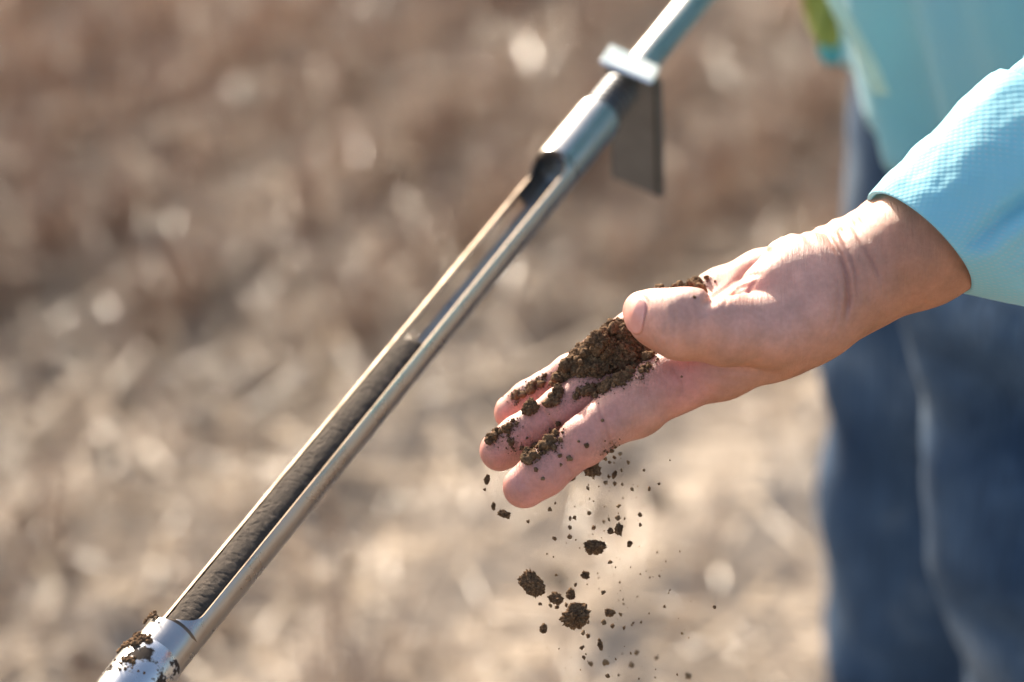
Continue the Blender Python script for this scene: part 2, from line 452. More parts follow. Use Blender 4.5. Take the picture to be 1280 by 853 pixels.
# standing stubble in drilled rows
us = np.arange(-7, 7, .21); vs = np.arange(-4.0, 9.5, .034)
U, W_ = np.meshgrid(us, vs); U = U.ravel(); W_ = W_.ravel()
keepn = 15
U = np.repeat(U, keepn) + rng.normal(0, .022, U.size*keepn); W_ = np.repeat(W_, keepn) + rng.normal(0, .015, W_.size*keepn)
X = U*math.sin(ROW) + W_*math.cos(ROW); Y = -U*math.cos(ROW) + W_*math.sin(ROW)
P2 = np.stack((X, Y, X*0), 1)
far = np.clip((Y-2.55)/.9, 0, 1)
dens = np.clip(.30 + .28*far + .5*fbm(P2*2.6, 2, 21), .05, .9)*bare_mask(X, Y)
k_ = (rng.random(X.size) < dens) & (np.abs(X) < 2.4) & (Y > 1.2) & (Y < 6.8) & ~((np.abs(X-.28) < .28) & (np.abs(Y-1.55) < .35))
X, Y = X[k_], Y[k_]; n = X.size
Z = relief(X.astype(np.float32), Y.astype(np.float32)) - .01
lean = np.stack((rng.normal(0, .22, n), rng.normal(0, .22, n), np.ones(n)), 1)
straws('stubble', np.stack((X, Y, Z), 1), lean, rng.uniform(.06, .22, n), rng.uniform(.0010, .0023, n), np.clip(rng.beta(2, 2.2, n)*(.9+.6*fbm(np.stack((X, Y, X*0), 1)*1.7, 2, 57)), 0, 1),
       M['stubble'], 'brown standing wheat stubble in rows, out of focus')
# loose straw lying on the soil
n = 60000
X = rng.uniform(-2.2, 2.2, n); Y = rng.uniform(1.3, 6.0, n)
k_ = rng.random(n) < np.clip(bare_mask(X, Y)+.14, 0, 1)*np.clip(.70+.6*fbm(np.stack((X, Y, X*0), 1)*1.3, 2, 33), .1, 1)
X, Y = X[k_], Y[k_]; n = X.size
Z = relief(X.astype(np.float32), Y.astype(np.float32)) + rng.uniform(.004, .03, n)
an = rng.uniform(0, 2*math.pi, n)
dv = np.stack((np.cos(an), np.sin(an), rng.normal(0, .16, n)), 1)
straws('straw_litter', np.stack((X, Y, Z), 1), dv, rng.gamma(4, .028, n), rng.uniform(.0010, .0034, n), np.clip(rng.beta(2, 2.0, n)*(.85+.6*fbm(np.stack((X, Y, X*0), 1)*1.9, 2, 51)), 0, 1),
       M['litter'], 'pale loose straw scattered over the field soil', bend=.06, flat=.7, segs=3)

# ================================================================== clod shapes
def ico(sub):
    bm = bmesh.new(); bmesh.ops.create_icosphere(bm, subdivisions=sub, radius=1)
    V = np.array([v.co[:] for v in bm.verts], np.float32); F = np.array([[v.index for v in f.verts] for f in bm.faces], np.int32)
    bm.free(); return V, F
ICO = {s: ico(s) for s in (1, 2, 3, 4, 5)}
def clod_verts(sub, seed, rough=.34, lump=.30):
    V, F = ICO[sub]
    q = V*1.15 + seed*17.3
    r = 1 + lump*fbm(q, 2, seed) + 1.5*rough*(.5 - cell(V*2.1 + seed*5.1, seed)) 
    if sub >= 4: r += .34*(.5-cell(V*5.0+seed*3.3, seed+4)) + .22*(.5-cell(V*11.0+seed*2.3, seed+5)) + .10*fbm(V*17+seed, 2, seed+8)
    elif sub == 3: r += .34*(.5-cell(V*4.5+seed*3.3, seed+4)) + .10*fbm(V*9+seed, 1, seed+8)
    Vn = V*r[:, None]
    return Vn/np.abs(Vn).max(), F
SMALL = [clod_verts(2, s, .55, .45) for s in range(8)]
MED = [clod_verts(3, s+20) for s in range(6)]
BIGC = [clod_verts(5, s+40) for s in range(6)]
def rot_rand():
    from mathutils import Quaternion
    q = Quaternion(Vector(rng.normal(0, 1, 3)).normalized(), rng.uniform(0, 6.28)); return np.array(q.to_matrix(), np.float32)
CL_ME = {}
def clod_mesh(kind, k):
    dry = kind == 's' and k % 3 == 0
    if (kind, k) not in CL_ME:
        V, F = {'s': SMALL, 'm': MED, 'b': BIGC}[kind][k]
        me = np_mesh('soil_clod', V, F); me.materials.append(M['dry'] if dry else M['soil']); me.shade_smooth() if kind != 's' else None
        CL_ME[(kind, k)] = me
    return CL_ME[(kind, k)]
def put_clod(name, kind, k, loc, size, label, group=None, cat='soil clod', rot=None):   # size: half extents in metres
    o = bpy.data.objects.new(name, clod_mesh(kind, k)); C.objects.link(o)
    o.location = loc; o.scale = size
    o.rotation_euler = rot if rot is not None else tuple(rng.uniform(0, 6.28, 3))
    tag(o, label, cat, group); return o
# clods on the field
def crumb_cloud(name, P, R, parts, material, parent=None, label=None, kind='stuff', cat=None):
    Vs, Fs, off = [], [], 0
    for p, r in zip(P, R):
        V, F = parts[rng.integers(len(parts))]
        A = rot_rand()*(r*rng.uniform(.75, 1.2, 3)[None, :].astype(np.float32))
        Vs.append(V @ A.T + np.asarray(p, np.float32)); Fs.append(F+off); off += len(V)
    me = np_mesh(name, np.concatenate(Vs), np.concatenate(Fs))
    o = link(name, me, material, parent, smooth=False); tag(o, label, cat, kind=kind); return o
n = 600
X = rng.uniform(-1.6, 1.6, n); Y = rng.uniform(1.6, 5.2, n); R = rng.gamma(2, .0035, n)+.003
Z = relief(X.astype(np.float32), Y.astype(np.float32)) + R*.2
crumb_cloud('field_clods', np.stack((X, Y, Z), 1), R, [clod_verts(2, s+60, .3, .3) for s in range(4)], M['clod'], None, 'dry soil lumps scattered over the field')

# ================================================================== the person
person = empty('person', (.30, 1.55, 0))
tag(person, 'person in light blue shirt and jeans holding soil in an open hand', 'person')
PW = Matrix.Translation(person.location)
def child(name, me, material, parent=person, world=None, smooth=True):
    o = link(name, me, material, None, smooth); o.parent = parent
    o.matrix_parent_inverse = Matrix.Identity(4)
    wm = world if world is not None else Matrix.Identity(4)
    pm = parent['_w'] if False else PARW[parent.name]
    o.matrix_basis = pm.inverted() @ wm; PARW[o.name] = wm
    return o
PARW = {'person': PW}

# ---- hand and forearm: one continuous surface
IDX = [(J(655, 609, -6), 8.4), (J(680, 590, -7), 9.0), (J(703, 571, -7), 8.6), (J(730, 551, -8), 9.6), (J(758, 529, -8), 9.4), (J(795, 505, -5), 11.2), (J(838, 478, -2), 12.4)]
MID = [(J(625, 564, 14), 8.2), (J(650, 548, 12), 8.8), (J(674, 532, 11), 8.4), (J(705, 512, 9), 9.4), (J(735, 492, 8), 9.2), (J(785, 466, 12), 10.6), (J(835, 440, 16), 11.5)]
RIN = [(J(642, 517, 33), 7.8), (J(664, 502, 31), 8.3), (J(687, 487, 29), 7.9), (J(715, 471, 27), 8.9), (J(745, 455, 26), 8.8), (J(838, 412, 34), 11.0)]
LIT = [(J(716, 462, 52), 6.8), (J(750, 440, 50), 7.3), (J(790, 415, 48), 8.2), (J(852, 392, 48), 10.0)]
THU = [(J(803, 389, -16), 7.7), (J(820, 397, -23), 10.2), (J(849, 405, -28), 12.7), (J(908, 413, -24), 12.9), (J(965, 412, -16), 14.6), (J(1000, 402, -10), 15.6)]
ND = (THU[0][0]-THU[2][0]); ND = ND/np.linalg.norm(ND)                     # thumb tip direction
NN = np.array((-.45, -.10, .88), np.float32); NN -= ND*(NN @ ND); NN /= np.linalg.norm(NN)   # nail normal
NAIL_C = J(815, 393, -20) + NN*9.0 + ND*1.0
NB = np.cross(ND, NN)
# creases: pixel polylines, width and depth in mm, depth range (z towards camera)
CREASE = [
    ([(1030, 288), (1040, 302), (1052, 322), (1059, 345), (1061, 372), (1056, 400)], 1.25, 1.25),
    ([(1047, 280), (1052, 296), (1062, 316), (1070, 345), (1072, 378)], .95, .85),
    ([(1060, 270), (1070, 290), (1081, 310), (1093, 332), (1100, 352)], 1.0, .8),
    ([(1067, 266), (1078, 285), (1090, 306)], .6, .4),
    ([(1040, 330), (1048, 360), (1046, 395), (1036, 425)], .9, .3),
    ([(1080, 330), (1086, 355), (1084, 385)], .7, .25),
    ([(878, 386), (892, 372), (915, 352), (938, 336), (958, 320), (972, 308)], 2.6, 2.6),
    ([(884, 380), (900, 366), (918, 352), (940, 345), (952, 343)], 1.0, 1.0),
    ([(914, 374), (922, 362), (935, 357)], .8, .6),
    ([(905, 385), (910, 372), (920, 367)], .7, .4),
    ([(935, 372), (938, 360), (945, 352)], .8, .5),
    ([(878, 372), (893, 352), (905, 340), (918, 327)], .8, .6),
    ([(890, 372), (908, 350), (930, 334)], .7, .4),
    ([(838, 457), (853, 478), (850, 498)], 1.0, .5), ([(826, 470), (842, 490)], .8, .3),
    ([(858, 470), (885, 486), (915, 492)], 1.2, .25), ([(870, 462), (900, 474), (935, 478)], 1.2, .25),
    ([(746, 508), (757, 530), (765, 566)], .9, .7), ([(760, 520), (768, 545), (775, 560)], .7, .3),
    ([(690, 555), (706, 575), (716, 596)], .8, .5),
    ([(675, 508), (690, 528), (700, 548)], .7, .45), ([(682, 500), (700, 522)], .6, .25),
    ([(700, 545), (708, 562), (712, 580)], .5, .22), ([(741, 515), (750, 535), (756, 560)], .5, .3), ([(770, 505), (776, 525), (784, 548)], .6, .25),
    ([(805, 470), (812, 492), (822, 520)], .7, .28), ([(655, 535), (664, 548), (668, 565)], .5, .3), ([(662, 530), (673, 545)], .5, .2),
    ([(655, 503), (664, 515), (668, 528)], .5, .3), ([(868, 480), (880, 495), (900, 500)], .8, .2), ([(880, 462), (910, 464), (945, 466)], .8, .2),
    ([(1000, 330), (1012, 345), (1018, 365)], .8, .18), ([(985, 345), (1000, 365), (1006, 390)], .9, .16), ([(960, 360), (975, 385), (980, 410)], .9, .14),
    ([(1100, 300), (1108, 322), (1112, 350)], .7, .16), ([(1068, 330), (1076, 352), (1076, 380)], .6, .3), ([(1052, 350), (1060, 380), (1056, 412)], .6, .25),
    ([(825, 372), (832, 390), (830, 420)], .6, .22), ([(836, 368), (843, 390), (842, 425)], .7, .25),
    ([(852, 372), (862, 392), (860, 430)], 1.2, .25), ([(866, 372), (874, 395), (872, 430)], 1.2, .25),
]
def polyd(P, pts):                        # distance in the picture plane to a polyline, in mm (perspective removed)
    k = (DF*1000)/(DF*1000 - P[:, 2]); q = P[:, :2]*k[:, None]
    best = None; L = np.array([((x-640)*S, (426.5-y)*S) for x, y in pts], np.float32)
    along = None; tot = len(L)-1
    for s, (a, b) in enumerate(zip(L, L[1:])):
        ab = b-a; t = np.clip(((q-a) @ ab)/(ab @ ab), 0, 1)
        d = np.linalg.norm(q-a-t[:, None]*ab, axis=1)
        if best is None: best = d; along = (s+t)/tot
        else:
            m = d < best; best = np.where(m, d, best); along = np.where(m, (s+t)/tot, along)
    return best, along
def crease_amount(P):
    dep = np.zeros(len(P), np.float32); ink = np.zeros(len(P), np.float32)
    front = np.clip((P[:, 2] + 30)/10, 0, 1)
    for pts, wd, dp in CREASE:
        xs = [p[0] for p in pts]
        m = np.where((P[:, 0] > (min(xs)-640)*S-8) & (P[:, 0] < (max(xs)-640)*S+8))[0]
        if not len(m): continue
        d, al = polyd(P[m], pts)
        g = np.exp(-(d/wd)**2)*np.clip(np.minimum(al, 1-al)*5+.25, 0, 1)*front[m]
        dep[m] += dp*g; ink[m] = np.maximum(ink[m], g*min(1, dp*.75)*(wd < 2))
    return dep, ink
WA = J(1015, 385, 0); WB = J(1150, 302, 2); WD = (WB-WA)/np.linalg.norm(WB-WA)
def hand_sdf(P, detail=True):
    P = np.asarray(P, np.float32)
    # fingers, kept apart
    d = chain(P, IDX, 3.0)
    d = smin(d, ellip(P, J(790, 512, -4), (13, 11.2, 10.5)), 5)
    for f in (MID, RIN, LIT): d = smin(d, chain(P, f, 2.5), 1.0)
    # palm: four metacarpals, heel, hypothenar
    p = chain(P, [(J(838, 478, -2), 12.2), (J(905, 455, -2), 13.0), (J(965, 430, -4), 14.2), (J(1020, 391, -8), 16.8)], 5)
    p = smin(p, chain(P, [(J(835, 440, 16), 11.5), (J(920, 425, 14), 12), (J(1010, 388, 5), 16)], 5), 7)
    p = smin(p, chain(P, [(J(838, 412, 34), 10.5), (J(920, 400, 28), 11), (J(1012, 375, 16), 16)], 5), 7)
    p = smin(p, chain(P, [(J(852, 394, 48), 10.0), (J(905, 374, 45), 12.2), (J(955, 358, 38), 14), (J(1005, 354, 26), 17)], 5), 8)
    p = smin(p, ellip(P, J(885, 436, 22), (26, 8, 26)), 8)
    # thenar heel
    th = ellip(P, J(985, 368, -4), (27, 19.5, 20), np.array([[.88, .47, 0], [-.47, .88, 0], [0, 0, 1]]))
    th = smin(th, ellip(P, J(1003, 345, 2), (19, 16.2, 17)), 6)
    p = smin(p, th, 7)
    # wrist and forearm
    fa = chain(P, [(J(1020, 378, -4), 18.0), (J(1064, 356, -3), 19.0), (J(1145, 312, 3), 22.8), (J(1270, 232, 6), 28)], 6)
    fb = chain(P, [(J(1012, 360, 20), 17.2), (J(1060, 336, 25), 18.6), (J(1145, 299, 27), 22.8), (J(1270, 215, 26), 28)], 6)
    fo = smin(fa, fb, 9)
    p = smin(p, fo, 9)
    d = smin(d, p, 5.0)
    # thumb: a sharp fold against the palm near its tip, flowing into the heel of the hand
    t = chain(P, THU, 5)
    t = smin(t, ellip(P, J(868, 404, -30), (13, 12.2, 11)), 5)
    px = 640 + P[:, 0]/S
    kk = 1.2 + 9.0*np.clip((px-935)/60, 0, 1)**1.5
    d = smin(d, t, kk)
    if not detail: return d
    dep, _ = crease_amount(P)
    d = d + dep
    # small folds of skin on the flexed wrist, strongest on its upper side
    s = (P - WA) @ WD; off = P - WA - s[:, None]*WD
    up = np.clip((off[:, 1]+off[:, 0]*.45)/18 - .25, 0, 1)
    env = np.clip((s-4)/6, 0, 1)*np.clip((44-s)/12, 0, 1)
    d = d - .55*up*env*np.sin(s*.95 + .06*off[:, 2] + .8*vnoise(P*.08, 3))
    d = d - .35*fbm(P*.05, 2, 11) - .03*fbm(P*.35, 2, 15)
    # groove round the nail
    q = P - NAIL_C; a = q @ ND; b_ = q @ NB; c_ = q @ NN
    rr = (np.abs(a/8.0)**3 + np.abs(b_/7.4)**3)**(1/3)
    d = d + .55*np.exp(-((rr-1.0)/.07)**2)*(c_ > -2)*(a < 5)
    return d
lo = J(590, 660, 0); hi = J(1275, 195, 0)
HV, HF = surface_nets(hand_sdf, (lo[0]-4, lo[1]-4, -72), (hi[0], hi[1]+4, 50), .62)
HV = relax(HV, HF, 1, .4)
me = np_mesh('hand', HV, HF)
Nrm = np.zeros((len(HV), 3), np.float32); me.vertices.foreach_get('normal', Nrm.ravel()) if False else None
nb = np.empty(len(HV)*3, np.float32); me.vertices.foreach_get('normal', nb); Nrm = nb.reshape(-1, 3)
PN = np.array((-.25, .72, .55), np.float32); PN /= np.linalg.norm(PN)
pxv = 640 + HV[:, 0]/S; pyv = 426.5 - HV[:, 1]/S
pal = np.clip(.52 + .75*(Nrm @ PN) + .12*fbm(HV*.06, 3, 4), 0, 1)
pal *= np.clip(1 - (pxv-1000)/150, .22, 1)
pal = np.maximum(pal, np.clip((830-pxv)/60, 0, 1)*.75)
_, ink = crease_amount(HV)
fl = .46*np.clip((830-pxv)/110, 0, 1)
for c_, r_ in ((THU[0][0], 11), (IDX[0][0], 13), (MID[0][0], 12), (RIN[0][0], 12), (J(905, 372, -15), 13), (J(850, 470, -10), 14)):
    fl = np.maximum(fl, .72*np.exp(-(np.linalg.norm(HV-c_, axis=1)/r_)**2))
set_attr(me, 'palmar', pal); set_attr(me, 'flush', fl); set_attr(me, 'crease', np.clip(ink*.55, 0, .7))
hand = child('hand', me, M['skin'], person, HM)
# nail plate
def nail_sdf(P):
    P = np.asarray(P, np.float32)
    q = P - NAIL_C; a = q @ ND; b_ = q @ NB; c_ = q @ NN
    rr = (np.abs(a/7.6)**3 + np.abs(b_/7.0)**3)**(1/3)
    sh = chain(P, THU[:4], 5) - .45
    return np.maximum(np.maximum(sh, -(sh+1.6)), np.maximum((rr-1)*6.5, -(c_+3.5)))
NV, NF = surface_nets(nail_sdf, NAIL_C-16, NAIL_C+16, .3)
NV = relax(NV, NF, 3, .5)
if len(NV): child('thumbnail', np_mesh('thumbnail', NV, NF), M['nail'], hand, HM)
hand_bvh = BVHTree.FromPolygons([Vector(v) for v in HV.tolist()], HF.tolist())      # in hand space

# ---- sleeve, cuff and shirt
def loft(name, rings, closed=True, uvscale=1000.0, world=True):
    R = np.asarray(rings, np.float32); a, b, _ = R.shape
    V = R.reshape(-1, 3); F = []
    i = np.arange(a-1)[:, None]*b; j = np.arange(b if closed else b-1)[None, :]; j2 = (j+1) % b
    F = np.stack((i+j, i+j2, i+b+j2, i+b+j), -1).reshape(-1, 4)
    me = np_mesh(name, V, F)
    # uv in mm
    du = np.concatenate((np.zeros((a, 1)), np.cumsum(np.linalg.norm(np.diff(R, axis=1), axis=2), 1)), 1).mean(0)
    dv = np.concatenate((np.zeros((1, b)), np.cumsum(np.linalg.norm(np.diff(R, axis=0), axis=2), 0)), 0).mean(1)
    uv = me.uv_layers.new(name='UVMap')
    li = np.empty(len(me.loops), np.int32); me.loops.foreach_get('vertex_index', li)
    uu = du[li % b]*uvscale; vv = dv[li//b]*uvscale
    if closed:                              # seam
        per = du[-1]*uvscale*b/(b-1)
        fi = np.repeat(np.arange(len(F)), 4); last = (np.tile(np.arange(b), a-1) == b-1)[fi] & (li % b == 0)
        uu = np.where(last, per, uu)
    uv.data.foreach_set('uv', np.stack((uu, vv), 1).ravel().astype(np.float32))
    return me
def solid(o, th, off=-1):
    m = o.modifiers.new('thickness', 'SOLIDIFY'); m.thickness = th; m.offset = off; m.use_even_offset = False
    return o
CA = math.radians(17)
cax = np.array((math.cos(CA), math.sin(CA), -.10)); cax /= np.linalg.norm(cax)
cz = np.array((0, 0, 1.0)); cz -= cax*(cz @ cax); cz /= np.linalg.norm(cz); cup = np.cross(cz, cax)
rim_c = J(1150, 302, 9)
NT, NA = 70, 180
th_ = np.linspace(0, 2*math.pi, NA, endpoint=False)
def cuff_ring(s, scale=1.0, extra=0.0):    # s: mm along the cuff from its rim
    tt = s/50.0
    ru = (27.0 + 31.0*tt - 3.0*tt*tt)*scale + extra; rd = (40.0 + 10*tt)*scale + extra
    
    c = rim_c + cax*s
    shear = -.50                      # rim stays square to the forearm
    pts = []
    ut = (24.5 + .425*s)*scale + extra; ub = (25.5 + .78*min(s, 46) + .3*max(0, s-46))*scale + extra
    for a in th_:
        y, z = math.sin(a), math.cos(a)
        r = 1.0; ru = ub + (ut-ub)*(.5+.5*y)
        pts.append(c + cup*(ru*y*r) + cz*(rd*z*r) + cax*(shear*ru*y))
    return np.array(pts, np.float32)
def cuff_folds(P, s):                      # creases pressed into the cloth
    d, al = polyd(P, [(1300, 240), (1262, 268), (1232, 292), (1205, 316)])
    q = 1.0 - np.clip(al, 0, 1)*.75
    near = np.clip((P[:, 2]+5)/15, 0, 1)
    dz = -8.0*np.exp(-(d/3.8)**2)*q
    d2, al2 = polyd(P, [(1300, 262), (1255, 300), (1215, 332)])
    dz += 4.0*np.exp(-(d2/5.0)**2)*(1-.6*al2)
    d3, al3 = polyd(P, [(1160, 318), (1195, 330), (1225, 322)])
    dz += 1.2*np.exp(-(d3/5.0)**2)
    dz = dz*near + 1.1*fbm(P*.035, 2, 5) + .75*fbm(P*.10, 2, 6)
    return dz
rings = []
ss = np.concatenate((np.linspace(14, 0, 8), [-.5, -.8], np.linspace(0, 76.5, 52), [77.0, 76.6], np.linspace(75.5, 64, 8)))
for k, s in enumerate(ss):
    inn = -1.7 if k < 8 else (-1.0 if k == 8 else (-.3 if k == 9 else 0.0))
    if k >= 64: inn = -2.6
    elif k >= 62: inn = -1.0
    R = cuff_ring(max(s, -1), 1.0, inn)
    nz = (R - (rim_c + cax*s)); nz /= np.linalg.norm(nz, axis=1, keepdims=True)
    f = cuff_folds(R, s)*np.clip((s+2)/10, .15, 1)*(1 if inn > -2 else .9)
    rings.append(R + nz*f[:, None])
rings = apply_m(np.array(rings).reshape(-1, 3), HM).reshape(len(ss), NA, 3)
shirt_me = None
# torso of the shirt: open at the front edge, hanging loose
TH = np.linspace(0, 2*math.pi, 140, endpoint=False)
hemz = .790
rings_t = []
for z in np.linspace(hemz, 1.33, 60):
    f = (z-hemz)/.55
    xl = .204 - .036*min(1, (z-hemz)/.15); rx = .160 + .008*math.sin(f*3) - .035*max(0, f-.75)/.25; cx = xl + rx; ry = .222 + .0*f - .05*max(0, f-.8)/.2
    pts = []
    for a in TH:
        fold = .007*math.sin(a*9+1.3*math.sin(z*9)) + .006*math.sin(a*17+z*11)
        fold *= (1-.6*f)
        hz = z + (.012*math.sin(a*2+.7) + .05*max(0, -math.sin(a))*0)*(1-f)
        ca, sa = math.cos(a), math.sin(a); pw = .70
        pts.append((cx + (rx+fold)*math.copysign(abs(ca)**pw, ca), 1.60 + (ry+fold)*math.copysign(abs(sa)**pw, sa), hz))
    rings_t.append(pts)
# shoulders close over
for q in (.8, .55, .3, .12):
    pts = [(.33 + (p[0]-.33)*q, 1.60 + (p[1]-1.60)*(q*.6+.4*q*q), 1.33 + .06*(1-q)) for p in rings_t[59]]
    rings_t.append(pts)
shirt = child('shirt', loft('shirt', rings_t), M['shirt'], person); solid(shirt, .0012)
cuff = child('cuff', loft('cuff', rings), M['shirt'], shirt)
# sleeve from the cuff to the shoulder
sh_p = Vector((.35, 1.40, 1.27))
c0 = HM @ Vector(rim_c + cax*62 + cup*2); c1 = HM @ Vector(rim_c + cax*92 + cup*8); el = at(1660, 20, 1.24)
ctrl = [c0, c1, c1.lerp(el, .55) + Vector((0, 0, -.004)), el, el.lerp(sh_p, .5), sh_p]
def catmull(pts, n):
    P = [pts[0]*2-pts[1]] + list(pts) + [pts[-1]*2-pts[-2]]; out = []
    for k in range(len(pts)-1):
        for s in range(n):
            t = s/n; a, b, c, d = P[k:k+4]
            out.append(.5*((2*b) + (-a+c)*t + (2*a-5*b+4*c-d)*t*t + (-a+3*b-3*c+d)*t**3))
    out.append(pts[-1]); return out
path = catmull(ctrl, 12); rs = np.interp(np.linspace(0, 1, len(path)), [0, .2, .6, 1], [.0480, .056, .064, .078])
rings_s = []
up0 = Vector(np.array(HM.to_3x3()) @ cup).normalized()
for k, p in enumerate(path):
    t = (path[min(k+1, len(path)-1)] - path[max(k-1, 0)]).normalized()
    s = t.cross(up0).normalized(); v = s.cross(t).normalized()
    if k < 14: e = (1.02, .98)
    else: e = (1, 1)
    rings_s.append([p + v*(rs[k]*e[0]*math.sin(a)*(1+.05*math.sin(5*a+k*.35))) + s*(rs[k]*e[1]*math.cos(a)*(1+.05*math.sin(4*a+k*.5))) for a in th_[::2]])
sleeve = child('sleeve', loft('sleeve', [[q[:] for q in r] for r in rings_s]), M['shirt'], shirt); solid(sleeve, .0012)

# front edge of the open shirt with its pale lining
def ribbon(name, pts, wvec, width, material, parent, thick=.0015, n=10, wave=.003):
    path = catmull([Vector(p) for p in pts], n); W = 9
    grid = []
    for k, p in enumerate(path):
        wv = Vector(wvec).normalized(); wd = width(k/(len(path)-1)) if callable(width) else width
        t = (path[min(k+1, len(path)-1)]-path[max(k-1, 0)]).normalized(); nn = t.cross(wv).normalized()
        grid.append([(p + wv*(wd*(q/(W-1)-.5)) + nn*(wave*math.sin(q*1.1+k*.5)))[:] for q in range(W)])
    o = child(name, loft(name, grid, closed=False), material, parent); solid(o, thick, 0); return o
ribbon('front_edge', [at(1018, -60, 1.455), at(1047, 8, 1.475), at(1078, 62, 1.49), at(1102, 118, 1.505)], (.9, .45, -.2), .010, M['mint'], shirt, wave=.0005)
# olive strap hanging in front of the shirt
strap = empty('strap', at(1030, 40, 1.62)); PARW['strap'] = Matrix.Translation(strap.location)
tag(strap, 'olive green strap end with teal tip hanging by the shirt front', 'strap')
ribbon('webbing', [at(990, -90, 1.62), at(1012, -30, 1.62), at(1026, 20, 1.62), at(1037, 62, 1.62)], (1, .3, 0), lambda f: .020-.006*f, M['strap'], strap, .003)
ribbon('tip', [at(1035.5, 57, 1.6195), at(1038, 68, 1.6195), at(1041, 80, 1.6195)], (1, .3, 0), lambda f: .0150-.008*f, M['teal'], strap, .0045, 6, .001)

# ---- jeans: two legs joined at the hips, one mesh
def leg_sdf(P, pts):
    return chain(P, pts, .02)
LEGN = [(np.array((.342, 1.505, .90), np.float32), .105), (np.array((.320, 1.485, .74), np.float32), .098), (np.array((.328, 1.47, .58), np.float32), .083), (np.array((.345, 1.47, .46), np.float32), .070), (np.array((.385, 1.475, .25), np.float32), .064), (np.array((.44, 1.48, .06), np.float32), .062)]
LEGF = [(np.array((.338, 1.69, .90), np.float32), .110), (np.array((.314, 1.71, .74), np.float32), .100), (np.array((.298, 1.72, .58), np.float32), .085), (np.array((.288, 1.72, .46), np.float32), .072), (np.array((.285, 1.72, .25), np.float32), .064), (np.array((.28, 1.72, .06), np.float32), .062)]
def jeans_sdf(P):
    P = np.asarray(P, np.float32)
    d = smin(chain(P, LEGN, .02), chain(P, LEGF, .02), .008)
    d = smin(d, ellip(P, (.352, 1.60, .90), (.115, .175, .10)), .04)
    q = P*np.array((1, 1, 1.6), np.float32)
    d = d - .007*fbm(q*11, 2, 7) - .006*np.sin(P[:, 2]*70 + P[:, 0]*38 + 2*vnoise(P*9, 2))*np.clip(vnoise(P*6, 5)+.2, 0, 1)
    d = np.maximum(d, .05 - P[:, 2])
    return np.maximum(d, P[:, 2]-.97)
JV, JF = surface_nets(jeans_sdf, (.10, 1.30, .02), (.56, 1.90, 1.02), .0075)
JV = relax(JV, JF, 2, .5)
jeans = child('jeans', np_mesh('jeans', JV, JF), M['denim'], person)
def shoe(c, yaw):
    def f(P):
        P = np.asarray(P, np.float32); q = P - np.asarray(c, np.float32)
        d = smin(ellip(q, (0, 0, .045), (.075, .043, .055)), ellip(q, (-.11, 0, .032), (.095, .048, .036)), .03)
        d = smin(d, rcone(q, (.02, 0, .06), .046, (.02, 0, .11), .050), .02)
        return np.maximum(d, -q[:, 2]+.002)
    V, F = surface_nets(f, np.asarray(c)-np.array((.25, .12, .03)), np.asarray(c)+np.array((.14, .12, .2)), .006)
    return child('shoe', np_mesh('shoe', relax(V, F, 1), F), M['shoe'], person)
shoe((.43, 1.48, .005), 0); shoe((.27, 1.72, .005), 0)

# ================================================================== the soil probe
PA = at(187, 833, 1.10); PB = at(739, 159, 1.36); PAX = (PB-PA).normalized()
probe = empty('soil_probe', PA); PARW['soil_probe'] = Matrix.Translation(PA)
tag(probe, 'steel soil sampling probe with slotted tube and foot step', 'soil probe')
tov = (Vector((0, 0, CAM_H)) - (PA+PB)/2).normalized()
az = (tov - PAX*tov.dot(PAX)).normalized()                # towards the viewer
asx = PAX.cross(az)                                        # sideways
if asx.dot(at(800, 800, 1.2)-PA) < 0: asx = -asx           # to the lower right in the picture
PM = Matrix((( asx.x, az.x, PAX.x, PA.x), (asx.y, az.y, PAX.y, PA.y), (asx.z, az.z, PAX.z, PA.z), (0, 0, 0, 1)))
if PM.to_3x3().determinant() < 0:
    pass
def on_axis(px, py):                                       # distance along the probe of the pixel's nearest axis point
    o = Vector((0, 0, CAM_H)); d = (at(px, py, 1.2)-o).normalized(); w0 = PA-o
    b = PAX.dot(d); return (b*d.dot(w0) - PAX.dot(w0))/(1-b*b)
OR, IR = .0112, .0100
def prof(name, pts, material, seg=48, parent=probe):       # lathe (z along the probe)
    rings = [[(r*math.cos(2*math.pi*k/seg), r*math.sin(2*math.pi*k/seg), z) for k in range(seg)] for z, r in pts]
    me = loft(name, rings); o = child(name, me, material, parent, PM); me.set_sharp_from_angle(angle=.5)
    return o
z_sb = on_axis(215, 800); z_st = on_axis(690, 207); z_core = on_axis(512, 428); z_col = on_axis(741, 140); z_thr = on_axis(772, 108); z_pl = on_axis(792, 82)
